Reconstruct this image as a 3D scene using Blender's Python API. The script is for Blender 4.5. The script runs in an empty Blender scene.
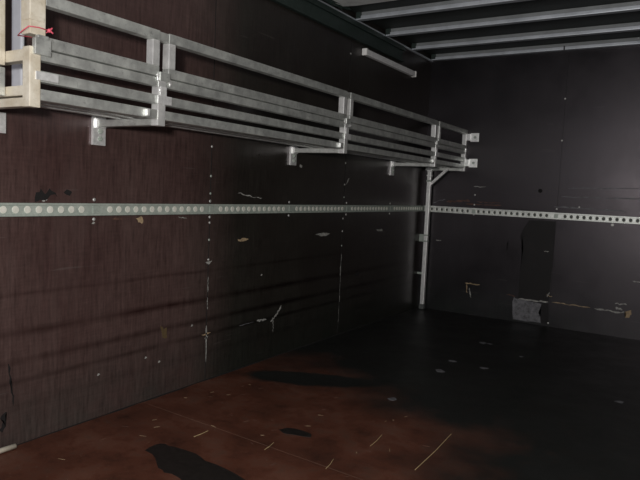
import bpy, bmesh, math, random
from mathutils import Vector, Matrix
random.seed(7)
S = bpy.context.scene
COL = S.collection

# ---------------------------------------------------------------- camera, world, light, exposure
cd = bpy.data.cameras.new('camera')
cam = bpy.data.objects.new('camera', cd)
COL.objects.link(cam)
cd.sensor_width = 36.0
cd.lens = 610.93 / 640 * 36.0
cd.clip_start = 0.02
rx = Vector((0.8444221, 0.5337975, 0.04485019))
ux = Vector((-0.08126912, 0.04490278, 0.99568021))
fx = Vector((-0.52947771, 0.84441931, -0.08129815))
M = Matrix.Identity(4)
for i in range(3):
    M[i][0], M[i][1], M[i][2] = rx[i], ux[i], -fx[i]
M.translation = Vector((2.2996, -5.5015, 1.0902))
cam.matrix_world = M
S.camera = cam

w = bpy.data.worlds.new('world'); S.world = w
w.use_nodes = True
wn = w.node_tree.nodes; wl = w.node_tree.links
bg = wn['Background']
bg.inputs[0].default_value = (0.62, 0.72, 0.9, 1)
bg.inputs[1].default_value = 0.16

def area(name, loc, target, sx, sy, power, color):
    l = bpy.data.lights.new(name, 'AREA'); l.shape = 'RECTANGLE'
    l.size = sx; l.size_y = sy; l.energy = power; l.color = color
    o = bpy.data.objects.new(name, l); COL.objects.link(o)
    o.location = loc
    o.rotation_euler = (Vector(target) - Vector(loc)).to_track_quat('-Z', 'Z').to_euler()
    return o
# daylight through the open rear end of the box
area('daylight_at_rear_opening', (1.45, -6.05, 1.65), (.9, -1.0, 1.3), 1.7, 1.0, 14, (.98, .96, 1.0))
# the camera's own flash, just above and left of the lens
area('camera_flash', (2.12, -5.62, 1.27), (.9, -3.0, 1.15), .16, .12, 60, (1.0, .96, .92))

S.view_settings.view_transform = 'Standard'
S.view_settings.look = 'None'
S.view_settings.gamma = 1
S.view_settings.use_curve_mapping = False
S.view_settings.exposure = 0.0

# ---------------------------------------------------------------- material helpers
def newmat(name):
    m = bpy.data.materials.new(name); m.use_nodes = True
    return m, m.node_tree.nodes, m.node_tree.links, m.node_tree.nodes['Principled BSDF']

def N(nodes, t, **kw):
    n = nodes.new(t)
    for k, v in kw.items(): setattr(n, k, v)
    return n

def math_(nodes, links, op, a, b=None, c=None, clamp=False):
    n = nodes.new('ShaderNodeMath'); n.operation = op; n.use_clamp = clamp
    for i, v in enumerate((a, b, c)):
        if v is None: continue
        if isinstance(v, (int, float)): n.inputs[i].default_value = v
        else: links.new(v, n.inputs[i])
    return n.outputs[0]

def noise(nodes, links, vec, scale, detail=4, rough=.6, stretch=None, dist=0):
    if stretch:
        mp = nodes.new('ShaderNodeMapping'); mp.inputs['Scale'].default_value = stretch
        links.new(vec, mp.inputs[0]); vec = mp.outputs[0]
    n = nodes.new('ShaderNodeTexNoise'); n.inputs['Scale'].default_value = scale
    n.inputs['Detail'].default_value = detail; n.inputs['Roughness'].default_value = rough
    n.inputs['Distortion'].default_value = dist
    links.new(vec, n.inputs['Vector'])
    return n.outputs['Fac']

def ramp(nodes, links, fac, stops):
    r = nodes.new('ShaderNodeValToRGB')
    while len(r.color_ramp.elements) < len(stops): r.color_ramp.elements.new(.5)
    for e, (p, c) in zip(r.color_ramp.elements, stops):
        e.position = p; e.color = (*c, 1) if len(c) == 3 else c
    links.new(fac, r.inputs[0])
    return r.outputs[0]

def mixc(nodes, links, fac, a, b, mode='MIX'):
    n = nodes.new('ShaderNodeMix'); n.data_type = 'RGBA'; n.blend_type = mode
    for s, v in ((n.inputs[0], fac), (n.inputs[6], a), (n.inputs[7], b)):
        if isinstance(v, (int, float)): s.default_value = v
        elif isinstance(v, tuple): s.default_value = (*v, 1)
        else: links.new(v, s)
    return n.outputs[2]

def bump(nodes, links, bs, h, strength, dist=.002):
    b = nodes.new('ShaderNodeBump'); b.inputs['Strength'].default_value = strength
    b.inputs['Distance'].default_value = dist
    links.new(h, b.inputs['Height']); links.new(b.outputs[0], bs.inputs['Normal'])

def ply_wall(name, c1, c2, rough, streaks=()):
    """film faced plywood: woven grain, horizontal scuff bands"""
    m, n, l, b = newmat(name)
    tc = N(n, 'ShaderNodeTexCoord'); v = tc.outputs['Object']
    big = noise(n, l, v, 1.1, 5, .6)
    base = ramp(n, l, big, [(.3, c1), (.7, c2)])
    vert = noise(n, l, v, 75, 4, .7, (1, 1, .10))
    hor = noise(n, l, v, 100, 3, .6, (.12, .12, 1))
    wv = math_(n, l, 'MULTIPLY_ADD', vert, .78, math_(n, l, 'MULTIPLY', hor, .22))
    fac = math_(n, l, 'MULTIPLY_ADD', wv, 2.4, -.18)
    col = mixc(n, l, 1.0, base, fac, 'MULTIPLY')
    # pale dusty vertical runs
    dust = ramp(n, l, noise(n, l, v, 5, 4, .65, (1, 1, .15)), [(.55, (0, 0, 0)), (.8, (1, 1, 1))])
    col = mixc(n, l, math_(n, l, 'MULTIPLY', dust, .4), col, (c2[0]*1.6, c2[1]*1.75, c2[2]*1.75))
    if streaks:
        sep = N(n, 'ShaderNodeSeparateXYZ'); l.new(v, sep.inputs[0])
        wob = noise(n, l, v, 2.2, 3, .6, (1, 1, .05))
        for z0, wd, st in streaks:
            d = math_(n, l, 'ABSOLUTE', math_(n, l, 'SUBTRACT', math_(n, l, 'MULTIPLY_ADD', wob, .016, sep.outputs[2]), z0 + .008))
            f = math_(n, l, 'SUBTRACT', 1.0, math_(n, l, 'DIVIDE', d, wd), clamp=True)
            brk = math_(n, l, 'MULTIPLY_ADD', noise(n, l, v, 3, 4, .7, (1, .5, .4)), 3.0, -.85, clamp=True)
            f = math_(n, l, 'MULTIPLY', math_(n, l, 'MULTIPLY', f, brk), st)
            col = mixc(n, l, f, col, (c1[0]*.34, c1[1]*.22, c1[2]*.20))
    if streaks:
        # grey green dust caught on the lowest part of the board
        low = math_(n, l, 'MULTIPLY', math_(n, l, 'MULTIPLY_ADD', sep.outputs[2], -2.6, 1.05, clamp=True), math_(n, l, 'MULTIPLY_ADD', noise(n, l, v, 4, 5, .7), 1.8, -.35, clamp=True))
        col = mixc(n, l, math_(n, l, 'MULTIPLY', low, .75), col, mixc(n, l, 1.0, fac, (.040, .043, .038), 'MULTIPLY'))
        # blacker boards past the first joint, with light falloff painted in as a fade
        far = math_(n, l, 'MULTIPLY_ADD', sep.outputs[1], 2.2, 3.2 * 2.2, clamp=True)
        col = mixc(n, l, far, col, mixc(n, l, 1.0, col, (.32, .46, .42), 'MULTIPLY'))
    # fine scratches
    sc = ramp(n, l, noise(n, l, v, 60, 2, .5, (.05, .05, 1), .3), [(.70, (0, 0, 0)), (.76, (1, 1, 1))])
    col = mixc(n, l, math_(n, l, 'MULTIPLY', sc, .12), col, (.2, .18, .17))
    l.new(col, b.inputs['Base Color'])
    r = math_(n, l, 'MULTIPLY_ADD', noise(n, l, v, 2.5, 5, .65), .35, rough - .17)
    l.new(r, b.inputs['Roughness'])
    b.inputs['Specular IOR Level'].default_value = .5
    b.inputs['Specular Tint'].default_value = (1.0, .90, .97, 1)
    bump(n, l, b, wv, .12, .002)
    return m

def metal(name, c1, c2, rough=.45, metallic=.5, scale=14, grime=.25):
    m, n, l, b = newmat(name)
    tc = N(n, 'ShaderNodeTexCoord'); v = tc.outputs['Object']
    f = noise(n, l, v, scale, 5, .65)
    col = ramp(n, l, f, [(.32, c1), (.68, c2)])
    g = ramp(n, l, noise(n, l, v, scale * 3, 4, .7), [(.58, (0, 0, 0)), (.72, (1, 1, 1))])
    col = mixc(n, l, math_(n, l, 'MULTIPLY', g, grime), col, tuple(x * .45 for x in c1))
    l.new(col, b.inputs['Base Color'])
    b.inputs['Metallic'].default_value = metallic
    l.new(math_(n, l, 'MULTIPLY_ADD', f, .3, rough - .15), b.inputs['Roughness'])
    bump(n, l, b, f, .15, .001)
    return m

def plain(name, c, rough=.6, metallic=0, vary=.25, scale=40):
    m, n, l, b = newmat(name)
    tc = N(n, 'ShaderNodeTexCoord')
    f = noise(n, l, tc.outputs['Object'], scale, 4, .6)
    col = ramp(n, l, f, [(.3, tuple(x * (1 - vary) for x in c)), (.7, tuple(min(1, x * (1 + vary)) for x in c))])
    l.new(col, b.inputs['Base Color'])
    b.inputs['Roughness'].default_value = rough; b.inputs['Metallic'].default_value = metallic
    return m

STREAKS = ((.462, .026, 1.0), (.345, .024, 1.0), (.262, .018, .95), (.62, .014, .5), (.16, .03, .35))
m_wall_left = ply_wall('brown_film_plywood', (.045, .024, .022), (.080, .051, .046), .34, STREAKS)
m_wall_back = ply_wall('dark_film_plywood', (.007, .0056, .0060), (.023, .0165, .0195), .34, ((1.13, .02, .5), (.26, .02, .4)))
m_ceiling = plain('dark_roof_skin', (.020, .024, .022), .6)
m_white_roof = plain('white_roof_panel', (.70, .71, .70), .6, 0, .15, 12)
m_bow = metal('aluminium_bow', (.48, .52, .56), (.66, .70, .75), .45, .4, 6, .2)
m_bow_web = metal('dull_bow_web', (.22, .235, .24), (.30, .32, .33), .6, .2, 6, .2)
m_alu = metal('mill_aluminium', (.50, .52, .50), (.76, .79, .75), .50, .75, 16, .45)
m_alu_worn = metal('worn_cream_painted_tube', (.50, .44, .33), (.68, .64, .54), .5, .15, 18, .3)
m_alu_white = plain('whitish_panel_metal', (.55, .57, .62), .5, .1, .1, 12)
m_weld = metal('bright_welded_aluminium', (.75, .76, .75), (.95, .96, .95), .40, .55, 60, .15)
m_track = metal('zinc_track', (.32, .37, .33), (.44, .49, .44), .5, .2, 30, .3)
m_stud = metal('zinc_hole_lit', (.80, .82, .72), (.95, .95, .86), .4, .3, 50, .1)  # light caught by the track holes is painted in as bright metal
m_hole = plain('dark_hole', (.09, .10, .095), .7)
m_green = plain('green_black_cornice', (.030, .045, .040), .5, .2)
m_steel = metal('steel_screw', (.5, .5, .48), (.7, .7, .68), .4, .5, 50, .2)
m_bat = plain('white_batten_plastic', (.80, .80, .80), .45, 0, .08)
m_batcap = plain('white_end_cap', (.9, .9, .87), .5, 0, .05)
m_stain = plain('black_oil', (.012, .010, .009), .45, 0, .3)
m_wood = plain('bare_splintered_wood', (.34, .25, .15), .8, 0, .4, 60)
m_pale = plain('pale_scuff', (.30, .30, .28), .7, 0, .5, 60)
m_greypatch = plain('grey_scuff_and_glint', (.12, .12, .13), .6, 0, .6, 30)
m_darkpatch = plain('dark_panel_patch', (.007, .0058, .0062), .6, 0, .3, 8)
m_darkpatch.node_tree.nodes['Principled BSDF'].inputs['Specular IOR Level'].default_value = .3
m_crack = plain('black_crack', (.005, .004, .004), .9)
m_rust = plain('rusty_scrape', (.085, .042, .030), .8, 0, .6, 30)
m_pink = plain('pink_string', (.55, .08, .12), .6, 0, .15)
m_straw = plain('pale_straw', (.42, .32, .17), .7, 0, .2)
m_floorjoint = plain('dusty_floor_joint', (.11, .055, .035), .8, 0, .5, 9)
m_upright = metal('lit_alloy_upright', (.66, .67, .66), (.88, .89, .87), .45, .6, 20, .25)  # brighter alloy copy; light falling on the uprights is put into the colour
m_seam = plain('panel_joint_filler', (.012, .011, .011), .8)

def floor_mat():
    m, n, l, b = newmat('worn_red_brown_floor')
    tc = N(n, 'ShaderNodeTexCoord'); v = tc.outputs['Object']
    sep = N(n, 'ShaderNodeSeparateXYZ'); l.new(v, sep.inputs[0])
    X, Y = sep.outputs[0], sep.outputs[1]
    nb = noise(n, l, v, 1.8, 6, .65)
    # red brown towards the near left, black over the rest
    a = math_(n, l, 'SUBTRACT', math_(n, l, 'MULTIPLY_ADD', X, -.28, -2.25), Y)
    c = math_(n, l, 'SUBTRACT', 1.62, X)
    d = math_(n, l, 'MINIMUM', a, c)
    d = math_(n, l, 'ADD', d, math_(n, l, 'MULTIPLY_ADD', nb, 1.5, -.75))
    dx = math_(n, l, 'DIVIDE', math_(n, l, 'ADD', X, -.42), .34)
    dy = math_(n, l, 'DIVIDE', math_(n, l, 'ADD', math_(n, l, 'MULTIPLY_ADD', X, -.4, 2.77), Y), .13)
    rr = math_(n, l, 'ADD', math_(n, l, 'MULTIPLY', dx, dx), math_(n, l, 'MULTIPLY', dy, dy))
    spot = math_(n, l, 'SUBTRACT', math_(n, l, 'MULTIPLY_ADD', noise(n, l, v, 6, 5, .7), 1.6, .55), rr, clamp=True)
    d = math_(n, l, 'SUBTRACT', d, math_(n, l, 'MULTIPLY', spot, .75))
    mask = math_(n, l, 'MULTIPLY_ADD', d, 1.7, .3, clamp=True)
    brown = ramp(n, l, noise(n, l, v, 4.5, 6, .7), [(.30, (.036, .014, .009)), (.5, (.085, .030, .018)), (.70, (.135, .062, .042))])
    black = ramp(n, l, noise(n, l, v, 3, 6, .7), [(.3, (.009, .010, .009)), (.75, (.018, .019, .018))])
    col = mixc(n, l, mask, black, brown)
    grit = ramp(n, l, noise(n, l, v, 90, 3, .7), [(.62, (0, 0, 0)), (.75, (1, 1, 1))])
    col = mixc(n, l, math_(n, l, 'MULTIPLY', math_(n, l, 'MULTIPLY', grit, mask), .55), col, (.20, .14, .10))
    soot = ramp(n, l, noise(n, l, v, 9, 6, .75), [(.52, (0, 0, 0)), (.68, (1, 1, 1))])
    col = mixc(n, l, math_(n, l, 'MULTIPLY', soot, .5), col, (.022, .016, .012))
    l.new(col, b.inputs['Base Color'])
    r = math_(n, l, 'MULTIPLY_ADD', noise(n, l, v, 3.5, 5, .7), .35, .28)
    l.new(r, b.inputs['Roughness'])
    b.inputs['Specular IOR Level'].default_value = .35
    bump(n, l, b, noise(n, l, v, 40, 5, .7), .25, .002)
    return m
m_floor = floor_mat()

# ---------------------------------------------------------------- mesh helpers
def box(bm, x0, x1, y0, y1, z0, z1, bev=0.0, mi=0):
    vs = [bm.verts.new((x, y, z)) for x in (x0, x1) for y in (y0, y1) for z in (z0, z1)]
    fs = []
    for q in ((0, 1, 3, 2), (4, 6, 7, 5), (0, 4, 5, 1), (2, 3, 7, 6), (0, 2, 6, 4), (1, 5, 7, 3)):
        f = bm.faces.new([vs[i] for i in q]); f.material_index = mi; fs.append(f)
    if bev > 0:
        es = list({e for f in fs for e in f.edges})
        bmesh.ops.bevel(bm, geom=es, offset=bev, segments=2, profile=.6, affect='EDGES', material=mi)

def disc(bm, c, ax, profile, seg=12, squash=1.0, mis=None):
    """revolved profile [(radius, height)...] about axis ax ('x','-x','y','-y','z')"""
    c = Vector(c)
    A = {'x': (Vector((1,0,0)), Vector((0,1,0)), Vector((0,0,1))), '-y': (Vector((0,-1,0)), Vector((1,0,0)), Vector((0,0,1))),
         'z': (Vector((0,0,1)), Vector((1,0,0)), Vector((0,1,0))), '-x': (Vector((-1,0,0)), Vector((0,-1,0)), Vector((0,0,1)))}[ax]
    rings = []
    for r, h in profile:
        if r <= 0: rings.append([bm.verts.new(c + A[0]*h)]); continue
        rings.append([bm.verts.new(c + A[0]*h + A[1]*math.cos(t*math.tau/seg)*r*squash + A[2]*math.sin(t*math.tau/seg)*r) for t in range(seg)])
    for k in range(len(rings)-1):
        a, b_ = rings[k], rings[k+1]
        for t in range(seg):
            u = (t+1) % seg
            if len(b_) == 1: f = bm.faces.new((a[t], a[u], b_[0]))
            elif len(a) == 1: f = bm.faces.new((a[0], b_[u], b_[t]))
            else: f = bm.faces.new((a[t], a[u], b_[u], b_[t]))
            if mis: f.material_index = mis[k]

def tube(bm, pts, r, seg=8):
    pts = [Vector(p) for p in pts]; rings = []
    for i, p in enumerate(pts):
        d = (pts[min(i+1, len(pts)-1)] - pts[max(i-1, 0)]).normalized()
        a = d.orthogonal().normalized() if i == 0 else (pa - d * pa.dot(d)).normalized()
        pa = a; b_ = d.cross(a)
        rings.append([bm.verts.new(p + a*math.cos(t*math.tau/seg)*r + b_*math.sin(t*math.tau/seg)*r) for t in range(seg)])
    for k in range(len(rings)-1):
        for t in range(seg):
            u = (t+1) % seg
            bm.faces.new((rings[k][t], rings[k][u], rings[k+1][u], rings[k+1][t]))
    bm.faces.new(rings[0][::-1]); bm.faces.new(rings[-1])

def barbox(bm, a, b_, w_, h_):
    """square bar between two points in the xz plane"""
    a, b_ = Vector(a), Vector(b_)
    d = (b_ - a).normalized(); s = Vector((0, 1, 0)); u = d.cross(s).normalized()
    vs = []
    for p in (a, b_):
        for i, j in ((-1,-1), (1,-1), (1,1), (-1,1)):
            vs.append(bm.verts.new(p + s*i*w_/2 + u*j*h_/2))
    for q in ((0,1,2,3), (7,6,5,4), (0,4,5,1), (1,5,6,2), (2,6,7,3), (3,7,4,0)):
        bm.faces.new([vs[i] for i in q])

def obj(name, bm, mats, parent=None, smooth=False):
    bmesh.ops.recalc_face_normals(bm, faces=bm.faces)
    me = bpy.data.meshes.new(name); bm.to_mesh(me); bm.free()
    for m in (mats if isinstance(mats, (list, tuple)) else [mats]): me.materials.append(m)
    if smooth:
        for p in me.polygons: p.use_smooth = True
    o = bpy.data.objects.new(name, me); COL.objects.link(o)
    if parent:
        o.parent = parent
        o.location = -parent.location
    return o

def mk(name, mats, parent, *boxes, bev=.003):
    bm = bmesh.new()
    for q in boxes: box(bm, *q, bev=bev)
    return obj(name, bm, mats, parent)

def struct(o): o['kind'] = 'structure'; return o
def tag(o, label, cat, group=None):
    o['label'] = label; o['category'] = cat
    if group: o['group'] = group
    return o
def empty(name, loc):
    o = bpy.data.objects.new(name, None); COL.objects.link(o); o.location = loc; o.empty_display_size = .1
    return o

def patch(name, axis, pts, mat, parent, t=.0012, jitter=0):
    """thin irregular mark lying on a wall (axis 'x' left wall, 'y' back wall) or floor ('z')"""
    bm = bmesh.new()
    P = []
    n = len(pts)
    for i in range(n):
        a, b_ = pts[i], pts[(i+1) % n]
        P.append(a)
        if jitter:
            P.append(((a[0]+b_[0])/2 + random.uniform(-jitter, jitter), (a[1]+b_[1])/2 + random.uniform(-jitter, jitter)))
    def co(p, h):
        return {'x': (h, p[0], p[1]), 'y': (p[0], -h, p[1]), 'z': (p[0], p[1], h)}[axis]
    lo = [bm.verts.new(co(p, 0)) for p in P]; hi = [bm.verts.new(co(p, t)) for p in P]
    f = bm.faces.new(hi)
    for i in range(len(P)):
        j = (i+1) % len(P); bm.faces.new((lo[i], lo[j], hi[j], hi[i]))
    bmesh.ops.triangulate(bm, faces=[f])
    return obj(name, bm, mat, parent)

def line_pts(a, b_, wd, n=7, wob=.004):
    """irregular thin sliver from a to b"""
    top, bot = [], []
    dx, dy = b_[0]-a[0], b_[1]-a[1]; L = math.hypot(dx, dy); nx, ny = -dy/L, dx/L
    for i in range(n):
        t = i/(n-1); w2 = wd/2 * (.35 + random.random()) * (.25 if i in (0, n-1) else 1)
        o = random.uniform(-wob, wob)
        top.append((a[0]+dx*t+nx*(o+w2), a[1]+dy*t+ny*(o+w2)))
        bot.append((a[0]+dx*t+nx*(o-w2), a[1]+dy*t+ny*(o-w2)))
    return top + bot[::-1]

# ---------------------------------------------------------------- the box body (setting)
X1, Y0, ZC = 2.45, -6.1, 2.40
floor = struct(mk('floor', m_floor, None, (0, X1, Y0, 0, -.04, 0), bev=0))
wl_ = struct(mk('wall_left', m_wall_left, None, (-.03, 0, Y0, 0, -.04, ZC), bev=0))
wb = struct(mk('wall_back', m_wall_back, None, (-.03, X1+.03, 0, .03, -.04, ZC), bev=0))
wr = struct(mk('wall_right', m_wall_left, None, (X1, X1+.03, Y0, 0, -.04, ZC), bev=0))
ceil = struct(mk('ceiling', m_ceiling, None, (-.03, X1+.03, Y0, .03, ZC, ZC+.02), bev=0))

# cornice rail down the left side and the alloy ledge the roof bows sit on
bm = bmesh.new()
box(bm, 0, .030, Y0, -.66, 2.205, 2.215, .002)
box(bm, 0, .012, Y0, -.66, 2.215, 2.335, .002)
box(bm, .012, .03, Y0, -.66, 2.30, 2.335, .002)
struct(obj('trim_1', bm, m_green))
bm = bmesh.new()
box(bm, 0, .018, Y0, 0, 2.338, 2.352, .002)
box(bm, X1-.018, X1, Y0, 0, 2.338, 2.352, .002)
struct(obj('trim_2', bm, m_bow))

# white roof lining panel hung under the bows
bm = bmesh.new()
pts = [(.03, -3.4), (.03, -2.20), (.075, -2.05), (.05, -1.97), (.075, -1.80), (.16, -1.775), (1.2, -1.77), (2.42, -1.77), (2.42, -3.4)]
lo = [bm.verts.new((x, y, 2.355)) for x, y in pts]; hi = [bm.verts.new((x, y, 2.362)) for x, y in pts]
bm.faces.new(lo); bm.faces.new(hi[::-1])
for i in range(len(pts)):
    j = (i+1) % len(pts); bm.faces.new((lo[i], lo[j], hi[j], hi[i]))
wp = obj('ceiling_panel', bm, m_white_roof)
tag(wp, 'pale grey roof lining panel with a torn left edge, nearest across the ceiling', 'panel')
bm = bmesh.new()
bmesh.ops.create_icosphere(bm, subdivisions=4, radius=1.0)
for v in bm.verts:
    k = 1 + random.uniform(-.28, .28)
    a = v.co.copy()
    v.co = Vector((.062 + a.x*.040*k, -2.02 + a.y*.30*k, 2.372 + a.z*.030*k + .006*math.sin(a.y*14)))
ins = obj('insulation_scrap', bm, m_green)
tag(ins, 'ragged dark insulation clump at the torn corner of the roof lining', 'insulation')

# roof bows
bow_lab = ['pale metal roof bow lying against the back wall, furthest from the viewer',
           'metal roof bow second out from the back wall',
           'metal roof bow third out from the back wall',
           'metal roof bow fourth out from the back wall, next to the pale roof panel']
for i, y in enumerate((-.004, -.455, -.965, -1.455)):
    e = empty('roof_bow', (1.2, y, 2.35))
    bm = bmesh.new()
    box(bm, .02, X1-.02, y-.042, y-.004, 2.374, 2.399, .003)
    obj('bow_web', bm, m_bow_web, e)
    bm = bmesh.new()
    box(bm, .02, X1-.02, y-.052, y, 2.344, 2.372, .005)
    obj('bow_lip', bm, m_bow, e)
    if i == 0:
        bm = bmesh.new()
        box(bm, 1.190, 1.200, y-.057, y-.05, 2.342, 2.376, .002)
        obj('joint_clip', bm, m_crack, e)
    bm = bmesh.new()
    box(bm, .0205, .06, y-.058, y-.02, 2.352, 2.398, .003)
    obj('end_bracket', bm, m_green, e)
    tag(e, bow_lab[i], 'roof bow', 'roof bows under the ceiling')

# panel joints, worn marks on the left wall
for y, dy in ((-2.985, .012), (-1.525, 0.0)):
    bm = bmesh.new(); box(bm, -.001, .0010, y-.0025, y+.0025, .0, 2.2)
    obj('panel_joint', bm, m_seam, wl_)
def L(name, pts, mat, j=0, t=.0012): return patch(name, 'x', pts, mat, wl_, t, j)
L('wood_chip', [(-2.74, .782), (-2.72, .780), (-2.701, .788), (-2.66, .784), (-2.64, .778), (-2.69, .768), (-2.735, .772)], m_wood, .003)
L('wood_chip', [(-1.903, .779), (-1.798, .788), (-1.70, .778), (-1.76, .762), (-1.82, .762)], m_pale, .004)
L('wood_chip', [(-.967, .786), (-.856, .788), (-.835, .767), (-.928, .770)], m_pale, .003)
L('scuff', [(-3.010, .668), (-2.955, .672), (-2.965, .664), (-2.985, .653)], m_pale, .002)
L('scuff', line_pts((-2.385, .235), (-2.33, .275), .010, 8, .006), m_pale)
L('scuff', line_pts((-2.335, .265), (-2.275, .325), .010, 8, .006), m_pale)
L('scuff', line_pts((-2.36, .24), (-2.355, .165), .007, 8, .004), m_pale)
L('scuff', line_pts((-2.53, .262), (-2.43, .262), .012, 8, .004), m_pale)
L('scuff', line_pts((-2.70, .262), (-2.56, .262), .004, 8, .002), m_greypatch)
L('scuff', line_pts((-2.75, 1.055), (-2.62, 1.033), .006), m_pale)
L('scuff', line_pts((-2.64, 1.030), (-2.52, 1.027), .004), m_pale)
L('scuff', [(-2.125, 1.255), (-2.10, 1.248), (-2.105, 1.232), (-2.13, 1.238)], m_pale)
L('scuff', line_pts((-1.50, 1.14), (-1.46, 1.19), .010), m_pale)
L('burn_mark', [(-4.02, .99), (-4.016, 1.03), (-3.995, 1.045), (-3.975, 1.022), (-3.955, 1.048), (-3.93, 1.03), (-3.92, 1.012), (-3.95, 1.02), (-3.975, .998), (-4.0, 1.0)], m_crack, .008)
L('burn_mark', [(-3.89, 1.03), (-3.875, 1.045), (-3.85, 1.035), (-3.86, 1.018)], m_crack, .003)
L('scuff', line_pts((-3.99, .996), (-3.965, 1.0), .006), m_pale)
L('rusty_scrape', [(-3.50, .915), (-3.468, .927), (-3.455, .908), (-3.462, .89), (-3.485, .897)], m_wood, .004)
L('rusty_scrape', line_pts((-3.64, .918), (-3.58, .914), .008), m_rust)
L('rusty_scrape', line_pts((-3.22, .918), (-3.16, .914), .006), m_pale)
L('crack', line_pts((-4.128, .345), (-4.108, .168), .008, 10, .004), m_crack)
L('crack', line_pts((-4.145, .15), (-4.155, .07), .022, 8, .006), m_crack)
L('yellow_scrape', [(-3.329, .365), (-3.30, .340), (-3.283, .35), (-3.279, .293), (-3.31, .302)], plain('yellow_scrape', (.09, .06, .025), .8), .006)
# white scraped stretches along the first panel joint
for z0, z1, wd in ((.585, .50, .006), (.47, .40, .005), (.31, .10, .009), (.245, .235, .03)):
    L('joint_scrape', line_pts((-2.984, z0), (-2.982, z1), wd, 8, .002), m_pale)
L('joint_scrape', line_pts((-3.02, .262), (-2.95, .262), .008, 8, .003), m_wood)
L('joint_scrape', line_pts((-1.522, .62), (-1.520, .25), .008, 12, .003), m_pale)
L('joint_scrape', line_pts((-1.523, .22), (-1.521, .09), .005, 8, .003), m_pale)
L('scuff', [(-1.31, .44), (-1.24, .46), (-1.22, .44), (-1.28, .425)], m_seam, .01)
for y, z in ((-3.42, .22), (-3.70, .20), (-3.74, .90), (-3.1, .33), (-2.5, .55), (-3.33, .18)):
    L('scuff', [(y-.008, z-.004), (y, z+.006), (y+.010, z), (y, z-.006)], m_pale)
for y in (-2.984, -1.523):
    for z in (2.1, 1.30, 1.14, 1.045, .885, .79, .68):
        bm = bmesh.new(); disc(bm, (0.0, y, z), 'x', [(.007, 0), (.007, .0015), (.004, .003), (0, .003)], 10)
        obj('screw_head', bm, m_steel if random.random() < .6 else m_track, wl_, True)

# marks on the back wall
def B(name, pts, mat, j=0, t=.0012): return patch(name, 'y', pts, mat, wb, t, j)
for x in (1.225,):
    bm = bmesh.new(); box(bm, x-.0012, x+.0012, -.0008, .001, 0, 2.34)
    obj('panel_joint', bm, m_seam, wb)
B('dark_patch', [(1.00, .91), (1.10, .915), (1.222, .915), (1.222, .55), (1.214, .22), (1.05, .205), (.953, .205), (.955, .45), (.968, .66), (.93, .76), (.96, .84)], m_darkpatch, .002, .0008)
B('grey_patch', [(.917, .219), (.953, .205), (1.05, .20), (1.155, .19), (1.135, .11), (1.16, .022), (1.04, .015), (.922, .02), (.91, .12)], m_greypatch, .008, .0014)
B('dark_patch', [(1.165, .20), (1.215, .20), (1.222, .02), (1.165, .02), (1.145, .10)], m_darkpatch, .003, .0010)
B('scrape', line_pts((.85, .235), (.93, .225), .010), m_rust)
B('scrape', line_pts((.95, .208), (1.21, .212), .012, 14, .004), m_pale)
B('scrape', line_pts((1.20, .255), (1.215, .30), .010), m_pale)
B('scrape', line_pts((1.19, .275), (1.24, .262), .008), m_wood)
B('scrape', line_pts((1.24, .215), (1.55, .214), .008, 14, .004), m_wood)
B('scrape', line_pts((1.58, .208), (1.84, .205), .012, 14, .006), m_pale)
B('scrape', line_pts((1.73, .27), (1.82, .275), .012, 9, .008), m_pale)
B('scrape', line_pts((1.74, .245), (1.79, .225), .016, 8, .006), m_pale)
B('scrape', [(1.805, .212), (1.853, .236), (1.86, .20), (1.845, .17), (1.814, .165), (1.82, .19)], m_wood, .006)
B('scrape', line_pts((.462, .292), (.60, .290), .012, 9, .004), m_wood)
B('scrape', line_pts((.475, .285), (.488, .20), .010, 8, .005), m_wood)
B('scrape', line_pts((.505, .25), (.525, .16), .010, 8, .005), m_pale)
B('scrape', line_pts((.153, .664), (.205, .666), .008), m_pale)
B('scrape', line_pts((1.144, .650), (1.186, .648), .007), m_pale)
B('scrape', line_pts((1.845, .470), (1.93, .465), .008), m_pale)
B('scrape', line_pts((.485, 1.184), (.60, 1.187), .010), m_pale)
B('scrape', line_pts((.23, 1.035), (.46, 1.052), .020, 12, .008), m_rust)
B('scrape', line_pts((.42, 1.026), (.75, 1.024), .012, 12, .004), m_rust)
B('scrape', line_pts((.52, 1.048), (.74, 1.046), .012, 12, .004), m_rust)
B('scrape', line_pts((.30, 1.012), (1.00, 1.000), .006, 14, .003), m_seam)
B('scrape', line_pts((1.30, 1.20), (1.95, 1.22), .008, 16, .004), m_greypatch)
B('scrape', line_pts((1.25, 1.125), (1.95, 1.135), .010, 16, .004), m_greypatch)
B('scrape', line_pts((1.20, 1.04), (1.75, 1.03), .012, 16, .003), m_greypatch)
B('scrape', line_pts((.10, 1.02), (.22, 1.06), .010, 9, .004), m_greypatch)
B('scrape', line_pts((.82, .60), (.83, .72), .004, 9, .003), m_seam)
for x, z in ((1.075, 1.17),):
    bm = bmesh.new(); disc(bm, (x, 0, z), '-y', [(.018, 0), (.016, .006), (.010, .008), (0, .008)], 12)
    obj('bolt_head', bm, m_crack, wb, True)
for x, z in ((.502, 1.11), (.502, 1.02), (.502, .93), (1.222, 1.02), (1.222, .945), (1.222, 1.60), (1.222, 1.95), (1.222, .03), (1.40, 1.045)):
    bm = bmesh.new(); disc(bm, (x, 0, z), '-y', [(.008, 0), (.008, .002), (.005, .004), (0, .004)], 10)
    obj('screw_head', bm, m_steel, wb, True)

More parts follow.
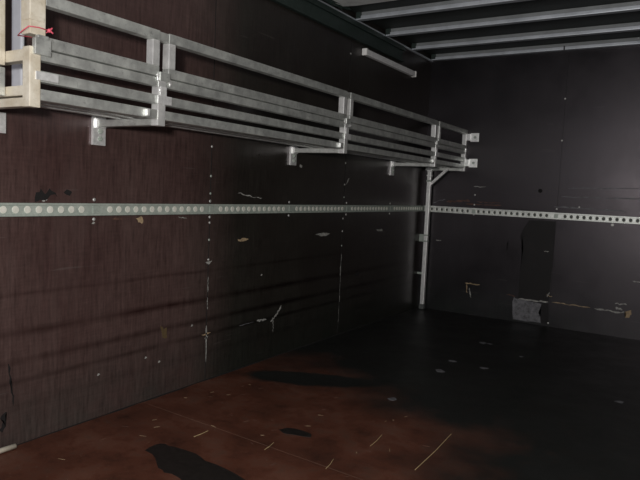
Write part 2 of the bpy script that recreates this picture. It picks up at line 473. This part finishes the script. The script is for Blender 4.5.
# ---------------------------------------------------------------- floor marks
patch('oil_stain', 'z', [(.445, -3.815), (.437, -3.754), (.462, -3.722), (.516, -3.718), (.631, -3.713), (.703, -3.738), (.825, -3.742),
      (.928, -3.765), (1.03, -3.79), (1.05, -3.90), (.90, -3.96), (.722, -3.90), (.649, -3.905), (.604, -3.892), (.53, -3.839)], m_stain, floor, .0012, .008)
patch('oil_stain', 'z', [(.745, -3.30), (.762, -3.261), (.822, -3.243), (.886, -3.25), (.905, -3.283), (.837, -3.304), (.785, -3.32)], m_stain, floor, .0012, .006)
patch('edge_gap', 'z', line_pts((.006, -6.0), (.006, -.03), .014, 60, .002), m_crack, floor, .0008)
patch('floor_joint', 'z', line_pts((.02, -3.44), (2.40, -3.54), .003, 20, .001), m_floorjoint, floor, .0006)
for x, y, r in ((.965, -1.00, .035), (1.01, -.99, .02), (.958, -1.645, .035), (.98, -1.92, .04), (1.18, -1.663, .03), (.974, -2.585, .03), (1.985, -1.81, .03), (1.3, -1.2, .02)):
    patch('painted_glint', 'z', [(x + math.cos(t*math.tau/7)*r*random.uniform(.5, 1.1), y + math.sin(t*math.tau/7)*r*random.uniform(.5, 1.1)) for t in range(7)], m_greypatch, floor, .001)  # small puddle glints, painted as pale grey blots
for k in range(60):
    x = random.uniform(.1, 1.35); y = random.uniform(-4.1, -2.7); a = random.uniform(0, 3.1); q = random.uniform(.01, .035)
    patch('floor_scratch', 'z', line_pts((x, y), (x+math.cos(a)*q, y+math.sin(a)*q), .003, 4, .0005), (m_floorjoint, m_wood, m_rust)[k % 3], floor, .0006)

def straw(a, b_, r, label, z=.004):
    mid = ((a[0]+b_[0])/2+.006, (a[1]+b_[1])/2-.006)
    bm = bmesh.new(); tube(bm, [(a[0], a[1], r), (mid[0], mid[1], r+.002), (b_[0], b_[1], r)], r, 6)
    o = obj('straw', bm, m_straw); tag(o, label, 'straw', 'straws scattered on the floor'); return o
straw((.505, -3.595), (.508, -3.510), .0014, 'short pale straw on the brown floor just behind the big black stain')
straw((.825, -3.51), (.812, -3.430), .0013, 'pale straw on the brown floor between the large and the small black stain')
straw((1.12, -3.50), (1.10, -3.41), .0012, 'straw at the bottom edge of the picture, right of the large black stain')
straw((1.16, -3.20), (1.145, -3.06), .0013, 'thin straw lying right of the small black stain, towards the viewer')
straw((1.408, -3.292), (1.395, -2.85), .0016, 'longest pale straw on the floor, furthest to the right, pointing away')

bm = bmesh.new()
tube(bm, [(.030, -4.42, .012), (.030, -4.22, .012), (.034, -4.12, .012)], .011, 10)
st = obj('metal_rod', bm, m_alu_worn, None, True)
tag(st, 'pale rod lying on the floor at the foot of the left wall', 'rod')

# ---------------------------------------------------------------- perforated lashing tracks
def lashing_left(y0, y1, joints, label, x0=0.0, s=1):
    ax = 'x' if s > 0 else '-x'
    e = empty('lashing_track', (x0, (y0+y1)/2, .96))
    bm = bmesh.new()
    d = .012*s
    xa, xb = sorted((x0, x0+d))
    box(bm, xa, xb, y0, y1, .938, .982, .001)
    xa, xb = sorted((x0, x0+.016*s))
    box(bm, xa, xb, y0, y1, .977, .987, .002); box(bm, xa, xb, y0, y1, .933, .943, .002)
    y = y0 + .03
    k = 0
    while y < y1 - .02:
        if all(abs(y - j) > .034 for j in joints):
            disc(bm, (x0+.012*s, y, .960), ax, [(.0152, 0), (.0146, .0016), (.0060, .0018), (0, .0018)], 14, .95, [1, 1, 1])
        y += .05
    obj('track_rail', bm, [m_track, m_stud], e)
    for j in joints:
        bm = bmesh.new()
        xa, xb = sorted((x0+.0121*s, x0+.015*s))
        box(bm, xa, xb, j-.016, j+.016, .9435, .9765, .001)
        obj('joint_plate', bm, m_track, e)
        for z in (1.003, .916):
            bm = bmesh.new(); disc(bm, (x0, j, z), ax, [(.008, 0), (.008, .002), (.005, .004), (0, .004)], 10)
            obj('screw', bm, m_steel, e, True)
    tag(e, label, 'lashing track')
lashing_left(-6.09, -.002, [-3.737-.0+.752*k for k in range(-3, 5)], 'perforated zinc lashing track running along the left wall')

e = empty('lashing_track', (1.2, 0, .96))
bm = bmesh.new()
joints = [.502, 1.222, 1.94]
box(bm, .02, X1-.02, -.004, 0, .935, .985, .001)
box(bm, .02, X1-.02, -.016, -.004, .977, .990, .002); box(bm, .02, X1-.02, -.016, -.004, .932, .943, .002)
x = .045; prev = .02
while x < X1-.04:
    if all(abs(x-j) > .03 for j in joints):
        disc(bm, (x, -.0085, .960), '-y', [(.017, .003), (.0140, .002), (.0125, -.004), (0, -.004)], 12, .85, [1, 2, 2])
        a, b_ = x-.0145, x+.0145
        box(bm, prev, a, -.0085, -.004, .943, .977, 0, 0); prev = b_
    x += .05
box(bm, prev, X1-.02, -.0085, -.004, .943, .977, 0, 0)
obj('track_rail', bm, [m_alu, m_stud, m_hole], e)
for j in joints:
    bm = bmesh.new(); box(bm, j-.016, j+.016, -.012, -.0086, .944, .976, .001); obj('joint_plate', bm, m_track, e)
bm = bmesh.new(); disc(bm, (1.665, 0, .914), '-y', [(.013, 0), (.013, .010), (.008, .016), (0, .016)], 12)
obj('white_plug', bm, m_batcap, e, True)
tag(e, 'perforated silver lashing track running across the back wall', 'lashing track')

# ---------------------------------------------------------------- wall rack
rack = empty('wall_rack', (.2, -2.15, 1.32))
tag(rack, 'long aluminium tube shelf rack with fold-down front gates along the left wall', 'rack')
PY = [-4.28, -3.725, -2.222, -.742, -.022]
XF, XB = .40, .36
YE = -4.30
def rpart(name, mat, *bx, bev=.003, parent=rack):
    bm = bmesh.new()
    for q in bx: box(bm, *q, bev=bev)
    o = obj(name, bm, mat)
    o.parent = parent
    wp_ = parent.location.copy()
    pp = parent.parent
    if pp: wp_ = Vector((0, 0, 0)); o.location = (0, 0, 0)
    else: o.location = -wp_
    return o
rpart('front_rail', m_alu, (XB+.003, XF-.003, -4.262, -.02, 1.477, 1.513))
rpart('front_rail', m_alu, (XB+.003, XF-.003, -4.262, -.02, 1.407, 1.444))
rpart('front_rail', m_alu, (XB+.003, XF-.003, -4.262, -.02, 1.347, 1.384))
for x in (.145, .225, .305):
    rpart('floor_slat', m_upright, (x, x+.030, -4.262, -.02, 1.3525, 1.374), bev=.002)
for i, y in enumerate(PY):
    mat = m_alu_worn if i == 0 else m_alu
    rpart('post', mat if i == 0 else m_upright, (XB, XF, y-.02, y+.02, 1.321, 1.517))
    if i < 4:
        rpart('support_arm', mat, (.031, XB, y-.018, y+.018, 1.323, 1.3525))
    else:
        rpart('support_arm', m_alu, (.02, XB, y-.018, y+.018, 1.323, 1.3525))
    if 0 < i < 4:
        rpart('rail_clamp', m_weld, (XF-.002, XF+.006, y-.026, y+.050, 1.408, 1.443), (XF-.002, XF+.004, y-.012, y+.022, 1.44, 1.478))
        rpart('latch_tab', m_weld, (XF-.004, XF+.012, y-.085, y-.070, 1.352, 1.380))
        rpart('hinge', m_alu, (XF-.002, XF+.010, y-.020, y+.035, 1.500, 1.535))
        for dy, z, q in ((-.022, 1.515, .012), (.04, 1.50, .009), (-.005, 1.462, .011)):
            bm = bmesh.new()
            bmesh.ops.create_icosphere(bm, subdivisions=2, radius=q, matrix=Matrix.Translation((XF+.002, y+dy, z)))
            for v in bm.verts: v.co = Vector((XF + .002 + (v.co.x - XF - .002) * .35, v.co.y, z + (v.co.z - z) * 1.5)) + Vector((0, random.uniform(-.003, .003), random.uniform(-.003, .003)))
            o = obj('weld_bead', bm, m_weld); o.parent = rack; o.location = -rack.location
    elif i == 4:
        rpart('rail_clamp', m_weld, (XF-.002, XF+.006, y-.024, y+.015, 1.408, 1.443))
        rpart('hinge', m_weld, (XF-.002, XF+.008, y-.03, y+.012, 1.495, 1.530))
    else:
        rpart('hinge', m_alu, (XF-.004, XF+.014, y-.010, y+.050, 1.492, 1.545), (XF-.004, XF+.014, y+.0, y+.04, 1.545, 1.556))
        rpart('rail_clamp', m_weld, (XF-.002, XF+.004, y+.0, y+.085, 1.412, 1.440))
    # wall bracket with two bolts
    if i < 4:
        c = y; y0, y1 = (c-.034, c+.034) if i else (-4.30, -4.15)
        z0, z1 = (1.243, 1.368) if i else (1.252, 1.330)
        br = rpart('wall_bracket', m_weld, (0, .014, y0, y1, z0, z1), (.012, .032, c-.022, c+.022, 1.318, 1.362), bev=.002)
        for z in ((1.272, 1.304) if i else (1.29,)):
            bm = bmesh.new(); disc(bm, (.014, (y0+y1)/2+.004, z), 'x', [(.012, 0), (.012, .003), (.008, .003), (.008, .010), (0, .010)], 6)
            o = obj('bolt', bm, m_track); o.parent = br
# brackets on the back wall
for z0 in (1.592, 1.360):
    br = rpart('wall_bracket', m_weld, (.428, .505, -.008, 0, z0, z0+.078), (XF, .432, -.030, 0, z0+.01, z0+.07), bev=.0015)
    bm = bmesh.new(); disc(bm, (.470, -.008, z0+.040), '-y', [(.013, 0), (.013, .004), (.007, .004), (.007, .010), (0, .010)], 6)
    o = obj('bolt', bm, m_track); o.parent = br
# near end frame
rpart('end_rail', m_alu_worn, (.20, XB, -4.298, -4.262, 1.472, 1.510))
rpart('end_rail', m_alu_worn, (.04, XB, -4.298, -4.262, 1.3585, 1.392))
rpart('end_upright', m_alu_worn, (.205, .262, -4.345, -4.300, 1.462, 1.86))
rpart('end_upright', m_alu, (.205, .262, -4.335, -4.300, 1.36, 1.455))  # lower length of the same tube, its shade put into greyer metal
rpart('end_panel', m_alu_white, (.045, .108, -4.150, -4.135, 1.377, 1.90), bev=.006)
rpart('end_upright', m_alu_worn, (XB-.01, XF, -4.300, -4.243, 1.556, 1.72), (XB-.004, XF+.003, -4.303, -4.250, 1.60, 1.615))
# fold-down gates over the posts
for a, b_ in ((-4.243, -3.742), (-3.692, -2.232), (-2.188, -.752), (-.705, -.004)):
    g = rpart('gate', m_alu, (XB+.002, XF, a, b_, 1.658, 1.697))
    def gp(name, *bx):
        bm = bmesh.new()
        for q in bx: box(bm, *q, bev=.003)
        o = obj(name, bm, m_upright if 'up' in name else m_alu); o.parent = g
    gp('gate_rail', (XB+.002, XF, a, b_, 1.518, 1.557))
    if a > -4.2: gp('gate_upright', (XB+.001, XF, a, a+.036, 1.557, 1.658))
    gp('gate_upright', (XB+.001, XF, b_-.036, b_, 1.557, 1.658))
# continuous top edge between gates
for y in PY[1:4]: rpart('gate_link', m_alu, (XB+.004, XF-.002, y-.028, y+.045, 1.660, 1.694))

# ---------------------------------------------------------------- string on the near post
bm = bmesh.new()
r0, r1, ya, yb = .343, .406, -4.306, -4.238
tube(bm, [(XF+.004, yb+.006, 1.578), (XF+.004, -4.27, 1.580), (XF+.004, ya, 1.576), (.37, ya-.003, 1.562), (r0, ya, 1.552), (r0, yb, 1.56), (.37, yb+.004, 1.57), (XF+.003, yb+.006, 1.578)], .0020, 6)
bmesh.ops.create_icosphere(bm, subdivisions=2, radius=.007, matrix=Matrix.Translation((XF+.006, yb+.004, 1.578)))
tube(bm, [(XF+.008, yb+.004, 1.578), (XF+.010, yb+.012, 1.588)], .003, 6)
tube(bm, [(XF+.008, yb+.004, 1.578), (XF+.012, yb+.014, 1.570)], .003, 6)
s_ = obj('string', bm, m_pink, None, True)
tag(s_, 'pinkish red string knotted round the nearest post of the rack', 'string')

# ---------------------------------------------------------------- support pole in the corner
pole = empty('support_pole', (.07, -.045, 0))
tag(pole, 'slim aluminium pole standing in the far corner and propping up the rack', 'pole')
def pp(name, mat, *bx, bev=.003):
    bm = bmesh.new()
    for q in bx: box(bm, *q, bev=bev)
    return obj(name, bm, mat, pole)
pp('tube', m_upright, (.050, .088, -.063, -.025, .045, 1.355), bev=.004)
pp('tube_end', m_weld, (.053, .085, -.060, -.028, 1.355, 1.412))
pp('foot', m_hole, (.045, .093, -.068, -.020, .0, .045), bev=.003)
for z in (1.215, 1.265, 1.310):
    pp('collar', m_weld if z > 1.25 else m_track, (.046, .092, -.067, -.021, z, z+.016))
pp('pole_bracket', m_track, (0, .048, -.050, -.038, .645, .715), (.046, .092, -.068, -.021, .645, .658), (.046, .092, -.068, -.021, .702, .715), bev=.002)
pp('pole_bracket', m_track, (0, .049, -.050, -.038, .33, .35), bev=.002)
bm = bmesh.new(); barbox(bm, (.078, -.045, 1.185), (.250, -.045, 1.343), .028, .024)
obj('brace', bm, m_upright, pole)

# ---------------------------------------------------------------- batten light, unlit, under the cornice
bat = empty('batten_light', (.03, -.89, 2.14))
tag(bat, 'unlit slim white batten light high on the left wall under the cornice', 'light')
bm = bmesh.new(); box(bm, .001, .040, -1.335, -.44, 2.125, 2.170, .008); obj('light_body', bm, m_bat, bat)
for a, b_ in ((-1.36, -1.335), (-.44, -.418)):
    bm = bmesh.new(); box(bm, .001, .043, a, b_, 2.122, 2.173, .004); obj('end_cap', bm, m_batcap, bat)
